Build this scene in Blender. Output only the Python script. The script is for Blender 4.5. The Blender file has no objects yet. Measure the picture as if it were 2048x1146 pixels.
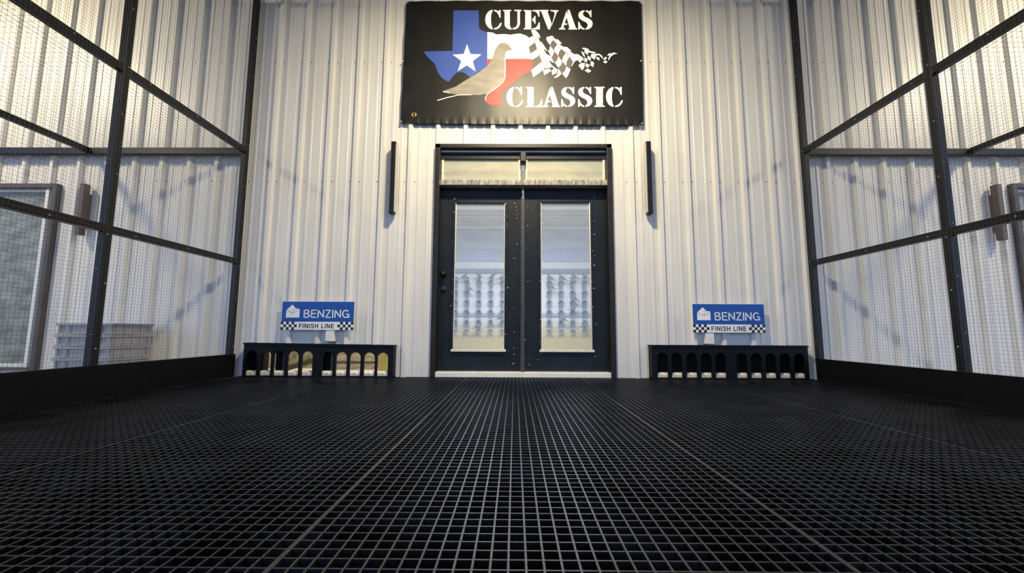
import bpy, bmesh, random
import numpy as np
from math import sin, cos, pi, atan, radians, atan2, sqrt, exp
from mathutils import Vector, Matrix

random.seed(7)
sc = bpy.context.scene
C = sc.collection

# ------------------------------------------------------------------ camera
F, D, H = 820.0, 4.40, 0.484            # focal length in px of the 2048 px frame, wall distance, eye height
PIT, YAW, ROL = atan(89 / 820.0), atan(6 / 820.0), radians(.25)
fw = np.array([-sin(YAW) * cos(PIT), cos(YAW) * cos(PIT), sin(PIT)])
_r = np.array([cos(YAW), sin(YAW), 0.0]); _u = np.cross(_r, fw)
rt = cos(ROL) * _r + sin(ROL) * _u; up = -sin(ROL) * _r + cos(ROL) * _u
cd = bpy.data.cameras.new('camera'); cam = bpy.data.objects.new('camera', cd); C.objects.link(cam)
cd.sensor_width = 36.0; cd.lens = F / 2048 * 36.0; cd.clip_start = .02
cam.matrix_world = Matrix(((rt[0], up[0], -fw[0], 0), (rt[1], up[1], -fw[1], 0), (rt[2], up[2], -fw[2], H), (0, 0, 0, 1)))
sc.camera = cam

# ------------------------------------------------------------------ world, lights, exposure
world = bpy.data.worlds.new('dusk_sky'); sc.world = world; world.use_nodes = True
bg = world.node_tree.nodes['Background']
bg.inputs[0].default_value = (.47, .63, 1.0, 1); bg.inputs[1].default_value = 1.7
sc.view_settings.view_transform = 'Standard'
sc.view_settings.look = 'None'
sc.view_settings.gamma = 1
sc.view_settings.use_curve_mapping = False
sc.view_settings.exposure = 0.0

def area(name, loc, target, size, power, col, size_y=None):
    l = bpy.data.lights.new(name, 'AREA'); l.energy = power; l.color = col; l.size = size
    if size_y: l.shape = 'RECTANGLE'; l.size_y = size_y
    o = bpy.data.objects.new(name, l); C.objects.link(o); o.location = loc
    o.rotation_euler = (Vector(target) - Vector(loc)).to_track_quat('-Z', 'Y').to_euler()
    return o
WARM = (1.0, .84, .55)
LAMPS = [((0.1, 2.40, 4.08), (0.1, 4.4, 0.3), 150), ((-6.35, 2.65, 4.32), (-4.7, 4.4, 1.2), 104), ((6.5, 2.65, 4.32), (4.9, 4.4, 1.2), 104)]
for i, (l, t, p) in enumerate(LAMPS):
    area('lamp_light', l, t, .34 if i == 0 else .5, p, WARM, .2 if i == 0 else .4).data.spread = radians(162)
area('loft_tube_light', (0.1, 6.2, 2.5), (0.1, 6.2, 0), 2.2, 190, (.93, .97, 1.0), .5)
area('loft_tube_light', (-2.2, 4.66, 1.7), (-2.2, 4.95, 0), .5, 13, (1.0, .88, .66), .3)

# ------------------------------------------------------------------ measuring and mesh helpers
def W(px, py, y=None, z=None):
    d = (px - 1024) / F * rt - (py - 573) / F * up + fw
    t = y / d[1] if y is not None else (z - H) / d[2]
    return np.array([0, 0, H]) + t * d

ORG = {}
class MB:
    def __init__(s): s.v = []; s.f = []
    def face(s, pts):
        n = len(s.v); s.v += [tuple(float(c) for c in p) for p in pts]; s.f.append(tuple(range(n, n + len(pts)))); return s
    def box(s, x0, x1, y0, y1, z0, z1):
        n = len(s.v)
        s.v += [(x, y, z) for z in (z0, z1) for y in (y0, y1) for x in (x0, x1)]
        s.f += [tuple(n + i for i in q) for q in ((0, 2, 3, 1), (4, 5, 7, 6), (0, 1, 5, 4), (2, 6, 7, 3), (0, 4, 6, 2), (1, 3, 7, 5))]
        return s
    def bar(s, p, q, w, h=None, upv=(0, 0, 1)):
        h = h or w; p = Vector(p); q = Vector(q); d = (q - p).normalized(); a = d.cross(Vector(upv))
        if a.length < 1e-4: a = d.cross(Vector((1, 0, 0)))
        a.normalize(); b = a.cross(d).normalized(); n = len(s.v)
        for e in (p, q):
            for i, j in ((-1, -1), (1, -1), (1, 1), (-1, 1)): s.v.append(tuple(e + a * (i * w / 2) + b * (j * h / 2)))
        s.f += [tuple(n + i for i in t) for t in ((0, 1, 2, 3), (7, 6, 5, 4), (0, 4, 5, 1), (1, 5, 6, 2), (2, 6, 7, 3), (3, 7, 4, 0))]
        return s
    def lathe(s, prof, axis_o, axis, n=12):
        o = Vector(axis_o); ax = Vector(axis).normalized(); a = ax.orthogonal().normalized(); b = ax.cross(a); base = len(s.v)
        for t, r in prof:
            for k in range(n):
                an = 2 * pi * k / n; s.v.append(tuple(o + ax * t + (a * cos(an) + b * sin(an)) * max(r, 1e-4)))
        m = len(prof)
        for i in range(m - 1):
            for k in range(n):
                k2 = (k + 1) % n; s.f.append((base + i * n + k, base + i * n + k2, base + (i + 1) * n + k2, base + (i + 1) * n + k))
        s.f.append(tuple(base + k for k in range(n - 1, -1, -1))); s.f.append(tuple(base + (m - 1) * n + k for k in range(n)))
        return s
    def ball(s, c, rx, ry, rz, n=10, m=7):
        base = len(s.v)
        for i in range(m + 1):
            th = pi * i / m
            for k in range(n):
                ph = 2 * pi * k / n; r = max(sin(th), .001)
                s.v.append((c[0] + rx * r * cos(ph), c[1] + ry * r * sin(ph), c[2] + rz * cos(th)))
        for i in range(m):
            for k in range(n):
                k2 = (k + 1) % n; s.f.append((base + i * n + k, base + (i + 1) * n + k, base + (i + 1) * n + k2, base + i * n + k2))
        return s
    def plate(s, pts, y0, y1):
        """flat outline in x,z given thickness y0 (front) .. y1"""
        n = len(pts); b = len(s.v)
        s.v += [(p[0], y0, p[1]) for p in pts] + [(p[0], y1, p[1]) for p in pts]
        s.f.append(tuple(b + i for i in range(n))); s.f.append(tuple(b + n + i for i in range(n - 1, -1, -1)))
        for i in range(n):
            j = (i + 1) % n; s.f.append((b + i, b + n + i, b + n + j, b + j))
        return s
    def build(s, name, mat, parent=None, smooth=False, bevel=0, origin=None):
        v = np.array(s.v, float)
        if parent is not None: o0 = np.array(ORG[parent.name])
        elif origin is not None: o0 = np.array(origin, float)
        else: o0 = np.array([(v[:, 0].min() + v[:, 0].max()) / 2, (v[:, 1].min() + v[:, 1].max()) / 2, v[:, 2].min()])
        me = bpy.data.meshes.new(name); me.from_pydata([tuple(p) for p in (v - o0)], [], s.f)
        bm = bmesh.new(); bm.from_mesh(me); bmesh.ops.recalc_face_normals(bm, faces=bm.faces); bm.to_mesh(me); bm.free()
        if mat: me.materials.append(mat)
        if smooth:
            for p in me.polygons: p.use_smooth = True
        o = bpy.data.objects.new(name, me); C.objects.link(o)
        if parent is not None: o.parent = parent
        else: o.location = o0
        ORG[o.name] = tuple(o0)
        if bevel:
            b = o.modifiers.new('bevel', 'BEVEL'); b.width = bevel; b.segments = 2; b.limit_method = 'ANGLE'
        return o

def tag(o, label=None, cat=None, group=None, kind=None):
    if label: o['label'] = label
    if cat: o['category'] = cat
    if group: o['group'] = group
    if kind: o['kind'] = kind
    return o
def empty(name, loc, label=None, cat=None, group=None, kind=None):
    o = bpy.data.objects.new(name, None); C.objects.link(o); o.location = [float(c) for c in loc]; o.empty_display_size = .1
    ORG[o.name] = tuple(float(c) for c in loc)
    return tag(o, label, cat, group, kind)
def dup(src, parent, offset=(0, 0, 0)):
    c = src.copy(); C.objects.link(c); c.parent = parent
    c.location = Vector(src.location) + Vector(offset); ORG[c.name] = ORG[src.name]
    return c

# ------------------------------------------------------------------ materials
MATS = {}
def mat(name, col, rough=.5, metal=0.0, var=0.0, scale=8.0, stretch=(1, 1, 1), bump=0.0, bscale=60.0, spec=.5, col2=None, emit=None, coat=0.0):
    m = bpy.data.materials.new(name); m.use_nodes = True; nt = m.node_tree; N = nt.nodes; L = nt.links
    b = N['Principled BSDF']
    b.inputs['Base Color'].default_value = (*col, 1); b.inputs['Roughness'].default_value = rough
    b.inputs['Metallic'].default_value = metal; b.inputs['Specular IOR Level'].default_value = spec
    if coat: b.inputs['Coat Weight'].default_value = coat; b.inputs['Coat Roughness'].default_value = .12
    tc = N.new('ShaderNodeTexCoord'); mp = N.new('ShaderNodeMapping'); mp.inputs['Scale'].default_value = stretch
    L.new(tc.outputs['Object'], mp.inputs['Vector'])
    if var or col2:
        n = N.new('ShaderNodeTexNoise'); n.inputs['Scale'].default_value = scale; n.inputs['Detail'].default_value = 6
        L.new(mp.outputs[0], n.inputs['Vector'])
        r = N.new('ShaderNodeValToRGB'); r.color_ramp.elements[0].position = .35; r.color_ramp.elements[1].position = .68
        c2 = col2 or tuple(min(1, c * (1 + var)) for c in col); c1 = col if col2 else tuple(c * (1 - var) for c in col)
        r.color_ramp.elements[0].color = (*c1, 1); r.color_ramp.elements[1].color = (*c2, 1)
        L.new(n.outputs['Fac'], r.inputs[0]); L.new(r.outputs[0], b.inputs['Base Color'])
    if bump:
        n2 = N.new('ShaderNodeTexNoise'); n2.inputs['Scale'].default_value = bscale; n2.inputs['Detail'].default_value = 4
        L.new(mp.outputs[0], n2.inputs['Vector'])
        bp = N.new('ShaderNodeBump'); bp.inputs['Strength'].default_value = bump; bp.inputs['Distance'].default_value = .004
        L.new(n2.outputs['Fac'], bp.inputs['Height']); L.new(bp.outputs[0], b.inputs['Normal'])
    if emit:
        b.inputs['Emission Color'].default_value = (*emit[0], 1); b.inputs['Emission Strength'].default_value = emit[1]
    MATS[name] = m
    return m
def glass(name, haze, hazecol, rough=.05, mott=0.0):
    m = bpy.data.materials.new(name); m.use_nodes = True; nt = m.node_tree; N = nt.nodes; L = nt.links
    N.remove(N['Principled BSDF']); out = N['Material Output']
    tr = N.new('ShaderNodeBsdfTransparent'); gl = N.new('ShaderNodeBsdfGlossy'); gl.inputs['Roughness'].default_value = rough
    df = N.new('ShaderNodeBsdfDiffuse'); df.inputs[0].default_value = (*hazecol, 1)
    fr = N.new('ShaderNodeFresnel'); fr.inputs[0].default_value = 1.5
    m1 = N.new('ShaderNodeMixShader'); m2 = N.new('ShaderNodeMixShader')
    L.new(fr.outputs[0], m1.inputs[0]); L.new(tr.outputs[0], m1.inputs[1]); L.new(gl.outputs[0], m1.inputs[2])
    tc = N.new('ShaderNodeTexCoord'); n = N.new('ShaderNodeTexNoise'); n.inputs['Scale'].default_value = 7; n.inputs['Detail'].default_value = 8
    mp = N.new('ShaderNodeMapping'); mp.inputs['Scale'].default_value = (1, 1, 2.5); L.new(tc.outputs['Object'], mp.inputs[0]); L.new(mp.outputs[0], n.inputs['Vector'])
    mr = N.new('ShaderNodeMapRange'); mr.inputs[1].default_value = .35; mr.inputs[2].default_value = .75
    mr.inputs[3].default_value = max(0, haze - mott); mr.inputs[4].default_value = haze + mott
    L.new(n.outputs['Fac'], mr.inputs[0]); L.new(mr.outputs[0], m2.inputs[0])
    L.new(m1.outputs[0], m2.inputs[1]); L.new(df.outputs[0], m2.inputs[2]); L.new(m2.outputs[0], out.inputs[0])
    MATS[name] = m
    return m

M_SIDING = mat('white_siding', (.70, .69, .66), rough=.42, var=.05, scale=2.2, stretch=(3, 3, .5), bump=.05, bscale=14)
M_BLACKTUBE = mat('black_tube_paint', (.007, .008, .009), rough=.38, spec=.3, var=.3, scale=30)
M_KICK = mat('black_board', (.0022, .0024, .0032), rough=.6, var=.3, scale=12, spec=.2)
M_GRATE = mat('black_grating', (.0075, .008, .0095), rough=.35, var=.8, scale=5, bump=.25, bscale=220)
M_WIRE = mat('dark_wire', (.10, .10, .10), rough=.5, metal=.3)
M_DOOR = mat('black_door_paint', (.006, .010, .015), rough=.45, spec=.3, var=.35, scale=5, bump=.06, bscale=40)
M_FRAME = mat('brown_black_frame', (.012, .011, .010), rough=.45, spec=.35, var=.4, scale=14, stretch=(1, 1, 1))
M_BRONZE = mat('bronze_frame', (.070, .058, .056), rough=.5, var=.2, scale=9)
M_GREYBAR = mat('worn_grey_bar', (.17, .16, .155), rough=.6, var=.35, scale=40)
M_DUSTY = mat('dusty_transom_bar', (.14, .13, .12), rough=.7, col2=(.42, .41, .37), scale=60, stretch=(1, 1, .15))
M_WHITE = mat('white_trim', (.78, .76, .70), rough=.5, var=.08, scale=20)
M_CREAM = mat('cream_bead', (.70, .68, .58), rough=.6, var=.15, scale=40)
M_SCONCE = mat('sconce_black', (.008, .009, .010), rough=.42, spec=.3)
M_SCONCEB = mat('sconce_bronze', (.10, .080, .076), rough=.55)
M_DIFF = mat('sconce_lens', (.55, .54, .50), rough=.4)
M_SCREW = mat('screw_zinc', (.5, .5, .49), rough=.4, metal=.4)
M_SCREWD = mat('screw_dark', (.09, .085, .08), rough=.6)
M_BANNER = mat('black_vinyl', (.008, .008, .008), rough=.44, var=.2, scale=4, bump=.05, bscale=7, spec=.4)
M_PBLUE = mat('print_blue', (.040, .080, .34), rough=.5, spec=.35)
M_PRED = mat('print_red', (.62, .045, .040), rough=.5, spec=.35)
M_PWHITE = mat('print_white', (.86, .86, .84), rough=.5, spec=.35)
M_PSILV = mat('print_silver', (.42, .41, .39), rough=.5, spec=.35, col2=(.72, .71, .68), scale=6, stretch=(8, 1, 2))
M_PBIRD = mat('print_taupe', (.19, .175, .15), rough=.5, spec=.35, col2=(.28, .26, .225), scale=5, stretch=(1, 1, 3))
M_PDARK = mat('print_dark', (.09, .075, .066), rough=.5, spec=.35)
M_BRASS = mat('brass_grommet', (.62, .40, .10), rough=.3, metal=.9)
M_SBLUE = mat('sign_blue', (.001, .072, .36), rough=.4)
M_SWHITE = mat('sign_white', (.84, .84, .86), rough=.4)
M_SBLACK = mat('sign_black', (.012, .012, .016), rough=.4)
M_SLINE = mat('sign_line', (.05, .06, .13), rough=.4)
M_TRAP = mat('trap_black', (.0024, .0036, .0048), rough=.5, spec=.2, var=.3, scale=30)
M_PAD = mat('antenna_pad', (.72, .66, .58), rough=.5, var=.25, scale=18)
M_CRATE = mat('grey_crate', (.33, .33, .35), rough=.5, var=.12, scale=12)
M_CONC = mat('concrete', (.36, .35, .33), rough=.85, var=.15, scale=6, bump=.3, bscale=40)
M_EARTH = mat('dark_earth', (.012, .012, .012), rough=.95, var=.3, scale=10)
M_INW = None
M_CEIL = mat('loft_ceiling', (.72, .73, .74), rough=.6, var=.06, scale=3, stretch=(1, 6, 1))
M_BATTEN = mat('ceiling_batten_grey', (.45, .46, .48), rough=.7)
M_INFLOOR = mat('loft_floor', (.50, .44, .33), rough=.8, var=.2, scale=9)
M_PERCH = mat('perch_blue_grey', (.13, .18, .26), rough=.6, var=.2, scale=12)
M_PIGEON = mat('pigeon_grey', (.14, .18, .24), rough=.7, var=.35, scale=20)
M_BEAM = mat('loft_beam', (.22, .25, .32), rough=.7, var=.15, scale=9)
M_YELL = mat('yellow_panel', (.85, .66, .20), rough=.6, var=.12, scale=14, stretch=(6, 1, .5))
M_WOOD = mat('grey_wood', (.42, .36, .27), rough=.8, var=.35, scale=10, stretch=(1, 6, 6))
M_WOODG = mat('green_grey_board', (.10, .10, .065), rough=.8, col2=(.42, .41, .25), scale=14)
M_BOX = mat('pale_brown_box', (.46, .36, .27), rough=.7, var=.15, scale=12)
M_DWOOD = mat('dark_wood', (.10, .085, .065), rough=.8, var=.35, scale=10, stretch=(1, 6, 6))
M_PANE = glass('door_glass', .14, (.70, .75, .84), rough=.04, mott=.03)
M_TPANE = glass('transom_glass', .45, (.72, .70, .54), rough=.12, mott=.06)
M_WPANE = mat('window_reflection_tint', (.13, .15, .125), rough=.22, col2=(.29, .31, .27), scale=5, stretch=(1, 1, 2.2))  # green-grey mottle paints a blurred tree reflection into the pane colour
# loft wall: pale paint, blending to buff towards the floor
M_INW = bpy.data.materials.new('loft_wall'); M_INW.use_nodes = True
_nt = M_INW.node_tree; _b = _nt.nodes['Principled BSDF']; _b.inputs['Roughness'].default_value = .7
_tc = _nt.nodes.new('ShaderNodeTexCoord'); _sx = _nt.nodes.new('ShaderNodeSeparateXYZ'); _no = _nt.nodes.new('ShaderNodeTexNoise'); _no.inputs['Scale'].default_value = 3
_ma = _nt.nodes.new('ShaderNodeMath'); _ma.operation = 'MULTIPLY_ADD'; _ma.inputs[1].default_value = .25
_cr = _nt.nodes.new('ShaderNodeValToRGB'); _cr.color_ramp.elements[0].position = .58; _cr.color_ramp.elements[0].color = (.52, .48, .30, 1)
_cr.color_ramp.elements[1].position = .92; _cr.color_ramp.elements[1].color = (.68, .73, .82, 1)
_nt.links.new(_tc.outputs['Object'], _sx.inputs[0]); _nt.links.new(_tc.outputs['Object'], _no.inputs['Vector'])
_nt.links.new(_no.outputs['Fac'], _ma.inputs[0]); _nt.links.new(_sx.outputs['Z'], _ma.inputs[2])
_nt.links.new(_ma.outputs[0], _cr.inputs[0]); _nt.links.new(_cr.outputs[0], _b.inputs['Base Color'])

# ================================================================== SETTING
# ---- back wall of ribbed sheet panels, with its openings
RIB0, PITCH = .056, .308
OPEN = [(-.865, 1.035, -1, 2.525), (-2.88, -1.29, -1, .328), (1.47, 3.06, -1, .340), (-6.15, -5.20, .06, 2.03), (5.48, 6.45, .06, 2.03)]
def profile(xa, xb):
    P = [(-.034, 0), (-.018, .036), (.018, .036), (.034, 0), (.083, 0), (.090, .005), (.112, .005), (.119, 0),
         (.188, 0), (.195, .005), (.217, .005), (.224, 0)]
    pts = []
    k0 = int((xa - RIB0) // PITCH) - 1
    for k in range(k0, k0 + 8):
        pts += [(RIB0 + k * PITCH + x, d) for x, d in P]
    pts.sort()
    xs = [p[0] for p in pts]; ds = [p[1] for p in pts]
    cuts = [xa, xb] + [x for o in OPEN for x in o[:2] if xa < x < xb]
    allx = sorted(set([x for x in xs if xa < x < xb] + cuts))
    return [(x, float(np.interp(x, xs, ds))) for x in allx]
wall = empty('wall_back', (0, D, -.05), kind='structure')
ZT = 5.2
kmin, kmax = -9, 9
for k in range(kmin, kmax):
    xa = RIB0 + (3 * k) * PITCH + .12; xb = xa + 3 * PITCH
    pr = profile(xa, xb); mb = MB()
    for (x0, d0), (x1, d1) in zip(pr[:-1], pr[1:]):
        mid = (x0 + x1) / 2; segs = [(-.05, ZT)]
        for ox0, ox1, oz0, oz1 in OPEN:
            if ox0 < mid < ox1:
                segs = ([(-.05, oz0)] if oz0 > -.05 else []) + [(oz1, ZT)]
        for z0, z1 in segs:
            mb.face([(x0, D - d0, z0), (x1, D - d1, z0), (x1, D - d1, z1), (x0, D - d0, z1)])
    mb.build('wall_panel', M_SIDING, wall)
mb = MB()
for zr in (2.13, 3.55):
    for k in range(-21, 21):
        for dx in (-.055, .055):
            x = RIB0 + k * PITCH + dx
            if any(a - .02 < x < b + .02 and z0 < zr < z1 for a, b, z0, z1 in OPEN): continue
            mb.lathe([(0, .006), (.003, .006), (.005, .003)], (x, D, zr + random.uniform(-.004, .004)), (0, -1, 0), 6)
mb.build('siding_screws', M_SCREWD, wall)['kind'] = 'stuff'

# ---- unseen roof, added to keep sky light off the upper wall and deck
MB().box(-8.3, 8.3, -4.2, D + .02, 4.95, 5.05).build('added_roof', mat('added_roof_underside', (.30, .30, .30), rough=.7))['kind'] = 'structure'

# ---- floor of five grating panels
floor = empty('floor', (0, 2, -.03), kind='structure')
PW, CELL = 1.2, 1.2 / 32
Y0, Y1 = -.62, 4.385
mb = MB()
for i in range(33):
    x = -PW / 2 + .003 + i * (PW - .006) / 32
    w = .0025 if 0 < i < 32 else .0030
    mb.box(x - w, x + w, Y0, Y1, -.026, 0)
ny = int((Y1 - Y0) / CELL)
for j in range(ny + 1):
    y = Y1 - .004 - j * CELL
    mb.box(-PW / 2, PW / 2, y - .0021, y + .0021, -.026, -.0006)
g0 = None
for i in range(5):
    cx = -2.30 + i * PW
    if g0 is None:
        mb.v = [(v[0] + cx, v[1], v[2]) for v in mb.v]
        g0 = mb.build('grating_panel', M_GRATE, floor)
    else:
        dup(g0, floor, ((i) * PW, 0, 0))
for y in (.1, 1.3, 2.5, 3.7): MB().box(-2.9, 3.1, y - .04, y + .04, -.16, -.027).build('joist', M_KICK, floor)
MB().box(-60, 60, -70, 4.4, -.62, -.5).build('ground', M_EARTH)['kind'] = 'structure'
MB().box(-9, -3.06, -6, 4.38, -.5, 0).build('floor_left', M_CONC)['kind'] = 'structure'
MB().box(3.22, 9, -6, 4.38, -.5, 0).build('floor_right', M_CONC)['kind'] = 'structure'

# ---- loft room behind the wall
YB = 8.9
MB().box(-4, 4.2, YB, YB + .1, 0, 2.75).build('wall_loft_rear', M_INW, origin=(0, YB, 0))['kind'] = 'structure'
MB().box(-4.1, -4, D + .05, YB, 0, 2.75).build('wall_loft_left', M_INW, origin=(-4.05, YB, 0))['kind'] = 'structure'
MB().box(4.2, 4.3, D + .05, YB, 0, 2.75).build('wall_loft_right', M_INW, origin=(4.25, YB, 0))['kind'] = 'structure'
MB().box(-4, 4.2, D + .05, YB, -.15, 0.0).build('floor_loft', M_INFLOOR)['kind'] = 'structure'
ceil = MB().box(-4, 4.2, D + .05, YB, 2.72, 2.8).build('ceiling_loft', M_CEIL); ceil['kind'] = 'structure'
for i, y in enumerate((4.8, 5.2, 5.6, 6.0, 6.5, 7.0, 7.45, 7.7, 7.95, 8.2, 8.45)):
    MB().box(-4, 4.2, y - .03, y + .03, 2.67, 2.72).build('ceiling_batten', M_BATTEN, ceil)
MB().box(-4, 4.2, YB - .07, YB, 1.74, 1.83).build('trim_1', M_BEAM)['kind'] = 'structure'
MB().box(-4, 4.2, YB - .04, YB, .80, .87).build('trim_2', mat('pale_blue_rail', (.36, .42, .52), rough=.7))['kind'] = 'structure'

MB().box(-4, 4.2, YB - .03, YB, 2.26, 2.70).build('upper_wall_band', mat('upper_wall_blue', (.46, .54, .69), rough=.7, var=.06, scale=3))['kind'] = 'structure'  # bluish band across the upper rear wall
MB().box(-4, 4.2, YB - .05, YB, 2.00, 2.26).build('upper_wall_strip', mat('upper_wall_deep_blue', (.36, .45, .63), rough=.7, var=.06, scale=3))['kind'] = 'structure'  # deeper blue strip below that band

# ================================================================== DOOR
door = empty('door_1', (.085, D, 0), kind='structure')
FX0, FX1, FZ = -.888, 1.062, 2.545           # outer edge of the frame
mb = MB()
YF = D - .06
for a in (FX0, FX1 - .055): MB().box(a, a + .055, YF, D + .16, 0, FZ).build('door_jamb', M_FRAME, door, bevel=.004)
MB().box(FX0 + .0, FX1, YF, D + .16, FZ - .045, FZ).build('door_head', M_FRAME, door, bevel=.004)
MB().box(FX0 + .055, FX1 - .055, D + .0, D + .02, FZ - .068, FZ - .052).build('head_flashing', M_WHITE, door)
MB().box(FX0 + .055, FX1 - .055, D + .02, D + .14, FZ - .14, FZ - .05).build('transom_top_rail', M_DOOR, door)
TZ0, TZ1 = 2.075, 2.135
tb = MB().box(FX0 + .03, FX1 - .03, D - .055, D + .14, TZ0, TZ1).build('transom_bar', M_DUSTY, door, bevel=.003)
mb = MB()
for i in range(70):
    x = random.uniform(FX0 + .06, FX1 - .06); h = random.uniform(.006, .04)
    mb.box(x - .0016, x + .0016, D - .0565, D - .054, TZ1 - h, TZ1 + .004)
o = mb.build('white_drips', M_CREAM, tb); o['kind'] = 'stuff'
for x0, x1 in ((FX0 + .06, .058), (.112, FX1 - .06)):
    f = MB()
    f.box(x0, x0 + .022, D + .03, D + .07, TZ1, FZ - .13); f.box(x1 - .022, x1, D + .03, D + .07, TZ1, FZ - .13)
    f.box(x0, x1, D + .03, D + .07, TZ1, TZ1 + .015)
    f = f.build('transom_bead', M_CREAM, door)
    MB().box(x0 + .01, x1 - .01, D + .045, D + .053, TZ1, FZ - .12).build('transom_pane', M_TPANE, f)
ml = MB().box(.065, .108, D - .01, D + .10, TZ1, FZ - .10).build('transom_mullion', M_GREYBAR, door, bevel=.003)
MB().box(.052, .120, D - .05, D + .06, FZ - .20, FZ - .085).build('mullion_clip', M_SCONCE, ml, bevel=.008)
# leaves, recessed
YL = D + .07
LZ0, LZ1 = .055, 2.075
G = [(-.668, -.115, .283, 1.905), (.285, .835, .283, 1.915)]
LX = [(-.855, .075), (.095, 1.03)]
for i, ((lx0, lx1), (gx0, gx1, gz0, gz1)) in enumerate(zip(LX, G)):
    mb = MB()
    mb.box(lx0, gx0, YL, YL + .045, LZ0, LZ1); mb.box(gx1, lx1, YL, YL + .045, LZ0, LZ1)
    mb.box(gx0, gx1, YL, YL + .045, LZ0, gz0); mb.box(gx0, gx1, YL, YL + .045, gz1, LZ1)
    lf = mb.build('door_leaf', M_DOOR, door)
    # glazing stop: a raised black border and a worn cream bead inside it
    mb = MB(); e = .03
    mb.box(gx0 - e, gx0, YL - .012, YL, gz0 - e, gz1 + e); mb.box(gx1, gx1 + e, YL - .012, YL, gz0 - e, gz1 + e)
    mb.box(gx0, gx1, YL - .012, YL, gz1, gz1 + e); mb.box(gx0, gx1, YL - .012, YL, gz0 - e, gz0)
    mb.build('glazing_stop', M_DOOR, lf, bevel=.004)
    mb = MB(); e = .007
    mb.box(gx0, gx0 + e, YL - .008, YL + .02, gz0, gz1); mb.box(gx1 - e, gx1, YL - .008, YL + .02, gz0, gz1)
    mb.build('glazing_bead', M_CREAM, lf)
    MB().box(gx0 - .02, gx1 + .02, YL - .03, YL, gz0 - .022, gz0 + .004).build('glazing_sill', M_CREAM, lf, bevel=.003)
    MB().box(gx0, gx1, YL + .018, YL + .026, gz0, gz1).build('pane', M_PANE, lf)
    if i == 0:
        a = W(887, 549, y=YL); hz = a[2]
        mb = MB(); mb.lathe([(0, .034), (.006, .034), (.010, .018), (.035, .016), (.045, .028), (.062, .031), (.074, .022), (.078, .0)], (a[0], YL, hz), (0, -1, 0), 18)
        mb.build('door_knob', M_SCONCE, lf, smooth=True)
        a = W(887, 580, y=YL)
        mb = MB(); mb.lathe([(0, .030), (.010, .030), (.014, .022), (.020, .022), (.021, 0)], (a[0], YL, a[2]), (0, -1, 0), 18); mb.box(a[0] - .022, a[0] + .022, YL - .035, YL - .018, a[2] - .006, a[2] + .006)
        mb.build('deadbolt', M_SCONCE, lf)
    mb = MB()
    for j in range(46):
        zz = random.uniform(LZ0 + .05, LZ1 - .1); side = random.choice((gx0 - .015, gx1 + .015, lx1 - .08 if i == 0 else lx0 + .06))
        x = side + random.gauss(0, .018); s = random.uniform(.0015, .0045)
        mb.box(x - s, x + s * random.uniform(.6, 2.5), YL - .0135, YL - .0125, zz - s, zz + s)
    o = mb.build('paint_specks', M_CREAM, lf); o['kind'] = 'stuff'
MB().box(.062, .106, YL - .03, YL + .01, .05, 1.965).build('astragal', M_GREYBAR if False else mat('astragal_grey', (.045, .046, .048), rough=.5, var=.3, scale=20), door, bevel=.003)
MB().box(FX0 + .05, FX1 - .05, D - .04, D + .16, .0, .05).build('threshold', M_WHITE, door, bevel=.004)

# ================================================================== SIDE WINDOWS
def side_window(name, x0, x1, z0, z1, cols):
    w = empty(name, ((x0 + x1) / 2, D, z0), kind='structure')
    e = .052; ya = D - .055; yb = D + .05
    for nm, b in (('frame_jamb', (x0, x0 + e, ya, yb, z0, z1)), ('frame_jamb', (x1 - e, x1, ya, yb, z0, z1)), ('frame_head', (x0 + e, x1 - e, ya, yb, z1 - e, z1)), ('frame_sill', (x0 + e, x1 - e, ya, yb, z0, z0 + e * .6))):
        MB().box(*b).build(nm, M_BRONZE, w, bevel=.004)
    a0, a1, c0, c1 = x0 + e, x1 - e, z0 + e * .6, z1 - e; t = .034
    mb = MB(); mb.box(a0, a0 + t, D - .01, yb, c0, c1); mb.box(a1 - t, a1, D - .01, yb, c0, c1); mb.box(a0 + t, a1 - t, D - .01, yb, c1 - t, c1); mb.box(a0 + t, a1 - t, D - .01, yb, c0, c0 + t)
    mb.build('sash', M_WHITE, w)
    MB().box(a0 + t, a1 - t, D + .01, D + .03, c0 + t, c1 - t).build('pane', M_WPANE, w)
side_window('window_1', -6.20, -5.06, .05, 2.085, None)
side_window('window_2', 5.40, 6.54, .05, 2.105, None)

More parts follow.
